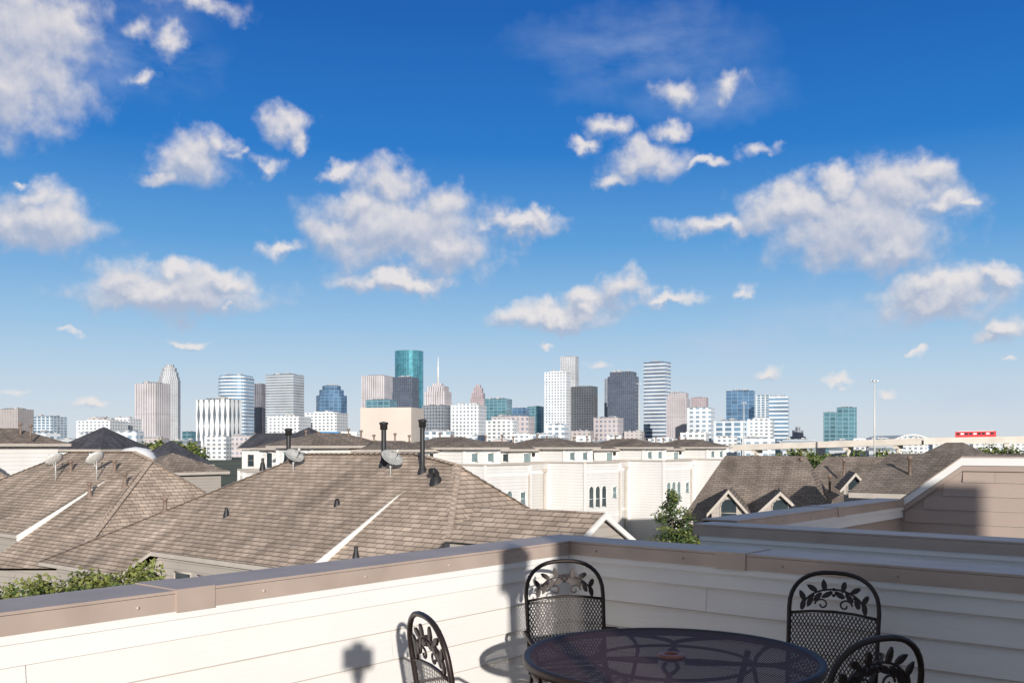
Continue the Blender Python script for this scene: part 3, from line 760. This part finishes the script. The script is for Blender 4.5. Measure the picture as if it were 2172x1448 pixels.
# ------------------------------------------------------------ skyline
FM={}
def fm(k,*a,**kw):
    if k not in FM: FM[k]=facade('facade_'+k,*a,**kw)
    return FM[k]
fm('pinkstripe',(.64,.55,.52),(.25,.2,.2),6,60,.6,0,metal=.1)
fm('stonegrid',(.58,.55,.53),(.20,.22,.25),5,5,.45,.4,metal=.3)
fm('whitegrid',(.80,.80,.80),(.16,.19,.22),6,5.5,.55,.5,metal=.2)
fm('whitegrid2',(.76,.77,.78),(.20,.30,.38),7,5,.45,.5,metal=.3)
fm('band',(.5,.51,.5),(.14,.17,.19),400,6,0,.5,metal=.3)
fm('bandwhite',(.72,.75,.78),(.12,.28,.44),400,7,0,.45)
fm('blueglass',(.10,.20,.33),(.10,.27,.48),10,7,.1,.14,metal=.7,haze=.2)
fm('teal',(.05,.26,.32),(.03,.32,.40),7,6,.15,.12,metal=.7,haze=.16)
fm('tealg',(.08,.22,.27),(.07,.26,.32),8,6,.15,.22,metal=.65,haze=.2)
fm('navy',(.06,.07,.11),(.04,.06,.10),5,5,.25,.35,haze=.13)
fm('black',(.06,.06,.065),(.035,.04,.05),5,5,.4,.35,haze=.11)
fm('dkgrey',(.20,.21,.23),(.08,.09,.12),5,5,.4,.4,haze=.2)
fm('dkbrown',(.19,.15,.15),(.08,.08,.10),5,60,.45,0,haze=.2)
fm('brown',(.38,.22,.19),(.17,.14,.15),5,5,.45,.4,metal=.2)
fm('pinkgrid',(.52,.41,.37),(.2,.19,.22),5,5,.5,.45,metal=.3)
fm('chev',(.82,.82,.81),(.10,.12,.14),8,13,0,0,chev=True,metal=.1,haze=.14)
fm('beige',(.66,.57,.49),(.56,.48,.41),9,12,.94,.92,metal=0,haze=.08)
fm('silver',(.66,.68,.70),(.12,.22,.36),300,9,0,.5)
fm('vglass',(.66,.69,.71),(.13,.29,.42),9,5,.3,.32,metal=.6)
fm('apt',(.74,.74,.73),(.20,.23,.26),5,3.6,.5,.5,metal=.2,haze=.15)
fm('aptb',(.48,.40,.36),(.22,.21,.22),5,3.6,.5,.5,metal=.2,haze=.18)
roofm=basic('flat_roof_gravel',(.45,.44,.43),.9,.1,.05)
def tower(name,px0,px1,py,Y,k,rot=20,ratio=.8,top=True,tiers=None,base=GZ,poly=None):
    e=empty(name); m=FM[k]; W_=(px1-px0)/F*Y; r=math.radians(rot); z=Zp(py,Y)
    aw=W_/(math.cos(r)+ratio*math.sin(abs(r))); bw=aw*ratio
    cx=X((px0+px1)/2,Y); cy=Y+bw/2
    ca,sa=math.cos(-r),math.sin(-r)
    def rt(x,y): return (cx+x*ca-y*sa,cy+x*sa+y*ca)
    if poly is None: pl=[(-aw/2,-bw/2),(aw/2,-bw/2),(aw/2,bw/2),(-aw/2,bw/2)]
    elif poly=='round':
        pl=[(W_/2*math.cos(i*math.pi/12),W_/2*math.sin(i*math.pi/12)) for i in range(24)]
    elif poly=='oct':
        pl=[(W_/2*1.04*math.cos(i*math.pi/4+math.pi/8),W_/2*1.04*math.sin(i*math.pi/4+math.pi/8)) for i in range(8)]
    elif poly=='bow':
        pl=[(-aw/2,bw/2),(-aw/2,-bw/4)]+[(aw/2*math.cos(math.pi+i*math.pi/10),-bw/4+bw*.35*math.sin(math.pi+i*math.pi/10)) for i in range(1,10)]+[(aw/2,-bw/4),(aw/2,bw/2)]
    mb=MB()
    tiers=tiers or [(1.0,py)]
    zb=base
    for sc,pt in tiers:
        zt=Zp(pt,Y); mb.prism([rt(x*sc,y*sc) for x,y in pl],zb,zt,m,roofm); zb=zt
    if top:
        sc=tiers[-1][0]; 
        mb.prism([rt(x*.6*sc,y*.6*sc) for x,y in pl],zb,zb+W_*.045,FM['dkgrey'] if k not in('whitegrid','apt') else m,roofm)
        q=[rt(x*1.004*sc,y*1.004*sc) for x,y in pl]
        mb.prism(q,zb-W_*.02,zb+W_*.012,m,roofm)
        rr=random.Random(int(px0*7+px1)); 
        for _ in range(3):
            ux,uy=rr.uniform(-.35,.3)*aw*sc,rr.uniform(-.3,.3)*bw*sc; s2=W_*rr.uniform(.03,.07)
            mb.prism([rt(ux-s2,uy-s2),rt(ux+s2,uy-s2),rt(ux+s2,uy+s2),rt(ux-s2,uy+s2)],zb,zb+W_*rr.uniform(.05,.09),roofm,roofm)
    mb.obj('tower_body',e); return e,rt,zb
OT='office_tower'
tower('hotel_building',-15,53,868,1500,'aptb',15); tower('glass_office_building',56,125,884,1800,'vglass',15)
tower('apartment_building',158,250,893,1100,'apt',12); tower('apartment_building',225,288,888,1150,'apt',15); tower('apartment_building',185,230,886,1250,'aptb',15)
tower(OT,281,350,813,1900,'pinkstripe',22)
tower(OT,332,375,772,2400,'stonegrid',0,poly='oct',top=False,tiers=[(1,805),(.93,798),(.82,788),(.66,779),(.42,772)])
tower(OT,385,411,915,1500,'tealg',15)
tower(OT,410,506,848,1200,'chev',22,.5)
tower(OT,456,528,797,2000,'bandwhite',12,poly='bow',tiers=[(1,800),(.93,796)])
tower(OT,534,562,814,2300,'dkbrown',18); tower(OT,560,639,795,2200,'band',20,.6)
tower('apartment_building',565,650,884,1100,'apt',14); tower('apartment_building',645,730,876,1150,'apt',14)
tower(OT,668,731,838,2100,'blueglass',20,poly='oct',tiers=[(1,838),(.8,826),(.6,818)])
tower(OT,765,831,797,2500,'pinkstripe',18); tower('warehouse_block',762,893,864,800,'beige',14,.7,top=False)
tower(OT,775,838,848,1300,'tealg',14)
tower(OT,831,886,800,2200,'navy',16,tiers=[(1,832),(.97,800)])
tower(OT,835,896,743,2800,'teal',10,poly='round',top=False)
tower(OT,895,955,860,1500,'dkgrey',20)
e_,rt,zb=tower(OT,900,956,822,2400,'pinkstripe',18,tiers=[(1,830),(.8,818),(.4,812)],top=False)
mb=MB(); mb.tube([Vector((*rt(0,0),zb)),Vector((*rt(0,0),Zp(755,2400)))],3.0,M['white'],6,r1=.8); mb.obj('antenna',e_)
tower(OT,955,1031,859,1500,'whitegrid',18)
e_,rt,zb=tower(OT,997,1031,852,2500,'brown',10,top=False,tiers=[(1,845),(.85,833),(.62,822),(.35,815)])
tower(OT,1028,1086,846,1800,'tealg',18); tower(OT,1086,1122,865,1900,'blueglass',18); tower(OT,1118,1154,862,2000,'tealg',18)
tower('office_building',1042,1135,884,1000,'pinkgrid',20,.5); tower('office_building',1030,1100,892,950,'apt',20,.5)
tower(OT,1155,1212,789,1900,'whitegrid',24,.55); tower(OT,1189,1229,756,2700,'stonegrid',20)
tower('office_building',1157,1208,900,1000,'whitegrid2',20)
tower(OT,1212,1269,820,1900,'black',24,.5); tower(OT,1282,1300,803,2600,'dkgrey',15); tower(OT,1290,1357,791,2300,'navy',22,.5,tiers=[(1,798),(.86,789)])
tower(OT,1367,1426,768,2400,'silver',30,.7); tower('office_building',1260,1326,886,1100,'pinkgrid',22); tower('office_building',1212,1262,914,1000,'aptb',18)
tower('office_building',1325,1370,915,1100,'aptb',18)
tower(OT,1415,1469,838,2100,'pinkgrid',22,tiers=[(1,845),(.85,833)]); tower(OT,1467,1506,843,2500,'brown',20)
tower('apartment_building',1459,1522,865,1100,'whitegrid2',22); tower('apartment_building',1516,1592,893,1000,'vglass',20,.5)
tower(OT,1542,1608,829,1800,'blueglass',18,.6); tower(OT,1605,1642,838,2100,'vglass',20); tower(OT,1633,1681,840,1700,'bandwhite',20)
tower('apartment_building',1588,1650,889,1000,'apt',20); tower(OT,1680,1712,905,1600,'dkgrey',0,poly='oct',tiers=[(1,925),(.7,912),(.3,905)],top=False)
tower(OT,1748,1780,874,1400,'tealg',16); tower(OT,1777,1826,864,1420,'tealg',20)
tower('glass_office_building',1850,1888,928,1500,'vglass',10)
e=empty('stadium'); mb=MB(); Y=1900; 
pts=[(1890+i*6,936-14*math.sin(math.pi*i/15)) for i in range(16)]
for i in range(15):
    a0,b0=pts[i],pts[i+1]
    A0=Vector((X(a0[0],Y),Y,Zp(a0[1],Y)));B0=Vector((X(b0[0],Y),Y,Zp(b0[1],Y))); mb.face([A0,B0,B0+Vector((0,180,0)),A0+Vector((0,180,0))],M['dishw'])
    mb.face([Vector((A0.x,Y,GZ)),Vector((B0.x,Y,GZ)),B0,A0],FM['vglass'])
    mb.tube([A0,B0],2.0,M['white'],5)
mb.obj('arched_roof',e)
rd=random.Random(21)
px=-40
while px<2250:
    w=rd.uniform(28,75); Y=rd.uniform(750,1050)
    right=px>1650
    top=rd.uniform(930,941) if right else rd.uniform(914,937)
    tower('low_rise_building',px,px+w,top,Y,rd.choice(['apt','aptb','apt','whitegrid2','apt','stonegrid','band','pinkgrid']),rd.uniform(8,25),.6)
    px+=w*rd.uniform(.8,1.25)
# ------------------------------------------------------------ world
w=bpy.data.worlds.new('World'); S.world=w; w.use_nodes=True; t=NT(w); nt=w.node_tree
for n_ in list(nt.nodes): nt.nodes.remove(n_)
out=t.n('ShaderNodeOutputWorld')
sunel=math.radians(11.7)
sky=t.n('ShaderNodeTexSky'); sky.sky_type='NISHITA'; sky.sun_disc=False; sky.sun_elevation=sunel; sky.sun_rotation=math.atan2(.1515,-1.0)
tc=t.n('ShaderNodeTexCoord'); sp=t.n('ShaderNodeSeparateXYZ'); t.l(tc.outputs['Generated'],sp.inputs[0])
x,y,z=sp.outputs
az=t.m('ARCTAN2',x,y); hyp=t.m('SQRT',t.m('ADD',t.m('MULTIPLY',x,x),t.m('MULTIPLY',y,y))); el=t.m('ARCTAN2',z,hyp)
cb=t.n('ShaderNodeCombineXYZ'); t.l(az,cb.inputs[0]); t.l(el,cb.inputs[1]); p=cb.outputs[0]
ramp=t.n('ShaderNodeValToRGB'); t.l(t.m('DIVIDE',el,1.5708,clamp=True),ramp.inputs[0])
stops=[(0,(218,226,234)),(.03,(208,221,235)),(.075,(184,210,234)),(.12,(152,194,231)),(.2,(88,158,220)),(.29,(20,119,204)),(.42,(0,93,181)),(.62,(60,125,190)),(1.0,(150,175,205)),(1.5,(190,200,215))]  # upper stops lie above the frame, lightened to neutralise ambient fill
er=ramp.color_ramp.elements
for i,(e_,c_) in enumerate(stops):
    pos=e_/1.5708
    if i<2: el_=er[i]; el_.position=pos
    else: el_=er.new(pos)
    el_.color=c4(lin(c_))
nish=t.mix(1.0,sky.outputs[0],(.10,.10,.10,1),'MULTIPLY')
base=t.mix(.10,ramp.outputs[0],nish)
def noise(vec,scale,det,rough=.55,dim='2D'):
    n_=t.n('ShaderNodeTexNoise',noise_dimensions=dim); n_.inputs['Scale'].default_value=scale; n_.inputs['Detail'].default_value=det; n_.inputs['Roughness'].default_value=rough; t.l(vec,n_.inputs[0]); return n_
w1=noise(p,16,2); w2=noise(p,55,4)
o1=t.v('MULTIPLY',t.v('SUBTRACT',w1.outputs['Color'],(.5,.5,.5)),(.045,.035,0)); o2=t.v('MULTIPLY',t.v('SUBTRACT',w2.outputs['Color'],(.5,.5,.5)),(.022,.019,0))
pw=t.v('ADD',t.v('ADD',p,o1),o2)
CL=[(50,90,165,140,0),(20,190,110,90,0),(130,60,80,70,.1),(430,20,130,30,.3),(300,60,80,35,.45),(370,95,45,40,.42),(315,172,45,22,.35),
(405,345,95,48,0),(335,372,55,20,.15),(455,312,42,36,.05),(600,272,60,36,.1),(635,295,28,30,.2),(575,342,60,24,.42),(510,330,60,20,.55),
(105,470,125,56,0),(88,420,55,36,0),(35,480,70,44,0),(30,382,35,12,.3),
(370,620,200,44,-.05),(265,595,85,42,0),(490,600,75,32,.05),(380,585,80,30,.05),
(860,490,180,76,-.12),(950,430,58,50,0),(820,395,75,50,0),(720,358,45,22,.15),(700,495,80,40,0),(600,532,52,22,.2),(950,540,100,48,-.05),(1095,470,90,24,.0),(1145,450,32,24,.2),(760,440,80,46,.0),
(840,600,115,24,.0),(1170,668,150,28,0),(1310,615,65,38,.1),(1400,628,100,18,.2),(1240,640,70,30,.0),
(1370,345,95,42,.05),(1300,378,50,18,.1),(1290,275,60,30,.25),(1235,315,45,18,.25),(1430,275,42,26,.2),(1430,190,60,30,.28),(1540,180,45,36,.36),(1500,350,65,15,.25),(1620,318,60,22,.48),
(1820,475,185,74,-.12),(1900,405,100,62,-.08),(1960,360,58,40,.0),(1670,440,110,50,-.08),(1530,480,115,24,.05),(1880,535,90,42,-.08),(1990,440,62,32,.05),(1770,395,58,38,.02),(2050,440,32,12,.3),
(2000,625,140,48,-.05),(2110,590,60,26,.05),(1950,600,70,38,0),(2140,690,60,32,.15),(2105,715,50,16,.3),
(1630,785,60,22,.36),(1785,810,44,14,.25),(1265,790,46,18,.35),(205,853,58,17,.25),(395,728,48,14,.2),(148,706,28,10,.3),(1585,610,35,20,.4),(480,657,38,15,.3),(1140,728,30,13,.3),(1940,746,25,9,.3),(2145,765,38,10,.35),(1870,828,44,14,.35),(20,835,44,14,.4)]
# thin high veils (soft, streaky)
TH=[(1350,110,230,75),(1500,205,150,45),(1560,735,110,40),(1750,670,210,35),(300,110,150,80),(2070,850,140,28)]
sm=t.n('ShaderNodeMapping'); sm.inputs['Rotation'].default_value=(0,0,-.25); sm.inputs['Scale'].default_value=(7,19,1); t.l(p,sm.inputs[0])
st2=noise(sm.outputs[0],1.0,6,.58)
def region(lo,hi):
    def field(pv,lst,k=1.2):
        d=None
        for b_ in lst:
            px,py,rx,ry=b_[:4]; bi=b_[4] if len(b_)>4 else 0
            u=(px-1086)/F; a_=math.atan(u); e_=math.atan((945-py)/F*math.cos(a_))
            mg=rx*1.5/F+.05
            if a_+mg<lo or a_-mg>hi: continue
            q=t.v('MULTIPLY',t.v('SUBTRACT',pv,(a_,e_,0)),(F/rx/k*(1+u*u),F/ry/k,0)); l=t.v('LENGTH',q,None)
            if bi: l=t.m('ADD',l,bi)
            d=l if d is None else t.m('SMOOTH_MIN',d,l,.22)
        return None if d is None else t.m('SUBTRACT',1.0,d)
    f0=field(pw,CL); f1=field(pu,CL); v0=field(pw,TH,1.4)
    ft=t.m('ADD',f0,t.m('MULTIPLY',t.m('SUBTRACT',n1_.outputs[0],.5),.95))
    mr=t.n('ShaderNodeMapRange',interpolation_type='SMOOTHSTEP'); t.l(ft,mr.inputs[0]); mr.inputs[1].default_value=-.14; mr.inputs[2].default_value=.68; mr.inputs[3].default_value=0; mr.inputs[4].default_value=.9
    rel=t.m('ADD',t.m('MULTIPLY',t.m('SUBTRACT',f0,f1),1.2),t.m('MULTIPLY',t.m('SUBTRACT',n1_.outputs[0],n2_.outputs[0]),1.3))
    sh=t.m('ADD',.38,rel,clamp=True)
    cc=t.mix(sh,c4(lin((174,184,206))),c4(lin((236,230,228))))
    b1=base
    if v0 is not None:
        veil=t.m('MULTIPLY',t.m('MULTIPLY_ADD',v0,1.2,0,clamp=True),t.m('MULTIPLY_ADD',st2.outputs[0],2.0,-.62,clamp=True))
        b1=t.mix(t.m('MULTIPLY',veil,.55),base,c4(lin((190,203,226))))
    fin=t.mix(mr.outputs[0],b1,cc)
    b_=t.n('ShaderNodeBackground'); t.l(fin,b_.inputs[0]); return b_.outputs[0]
n1_=noise(p,34,7,.54); pu=t.v('ADD',pw,(.004,.010,0)); n2_=noise(t.v('ADD',p,(.002,.008,0)),34,7,.54)
def mixsh(f,a,b):
    m_=t.n('ShaderNodeMixShader'); t.l(f,m_.inputs[0]); t.l(a,m_.inputs[1]); t.l(b,m_.inputs[2]); return m_.outputs[0]
R0_=region(-9,-.25);R1_=region(-.25,0);R2_=region(0,.25);R3_=region(.25,9)
left=mixsh(t.m('LESS_THAN',az,-.25),R1_,R0_); right=mixsh(t.m('GREATER_THAN',az,.25),R2_,R3_)
cl=mixsh(t.m('GREATER_THAN',az,0),left,right)
n3_=noise(t.v('MULTIPLY',tc.outputs['Generated'],(1,1,2.5)),3.0,4,.6,'3D')
bk=t.m('MULTIPLY',t.m('MULTIPLY_ADD',n3_.outputs[0],4.0,-1.7,clamp=True),.8)
hz=t.mix(.22,base,c4((.58,.61,.66)))
fb=t.mix(bk,hz,c4((.80,.77,.74)))
fb=t.mix(t.m('LESS_THAN',el,-.001),fb,c4((.34,.34,.33)))
bb=t.n('ShaderNodeBackground'); t.l(fb,bb.inputs[0]); bb.inputs[1].default_value=.60  # unseen sky above and behind, colour and strength set for ambient fill
usec=t.m('MULTIPLY',t.m('MULTIPLY',t.m('GREATER_THAN',y,.55),t.m('LESS_THAN',el,.62)),t.m('GREATER_THAN',el,-.001))
t.l(mixsh(usec,bb.outputs[0],cl),out.inputs[0])
# sun
sd=bpy.data.lights.new('sun','SUN'); sd.energy=5.0; sd.angle=math.radians(.5); sd.color=(1,.94,.86)
so=bpy.data.objects.new('sun',sd); S.collection.objects.link(so)
to=Vector((.1515,-1,0)).normalized()*math.cos(sunel)+UP*math.sin(sunel)
so.rotation_euler=to.to_track_quat('Z','Y').to_euler(); so.location=(5,-20,20)
# camera
cd=bpy.data.cameras.new('camera'); cd.sensor_width=36; cd.lens=36*F/2172; cd.shift_y=(945-724)/2172
cd.clip_start=.02; cd.clip_end=30000
co=bpy.data.objects.new('camera',cd); S.collection.objects.link(co); co.location=O; co.rotation_euler=(math.pi/2,0,0)
S.camera=co
S.view_settings.view_transform='Standard'; S.view_settings.look='None'; S.view_settings.exposure=0
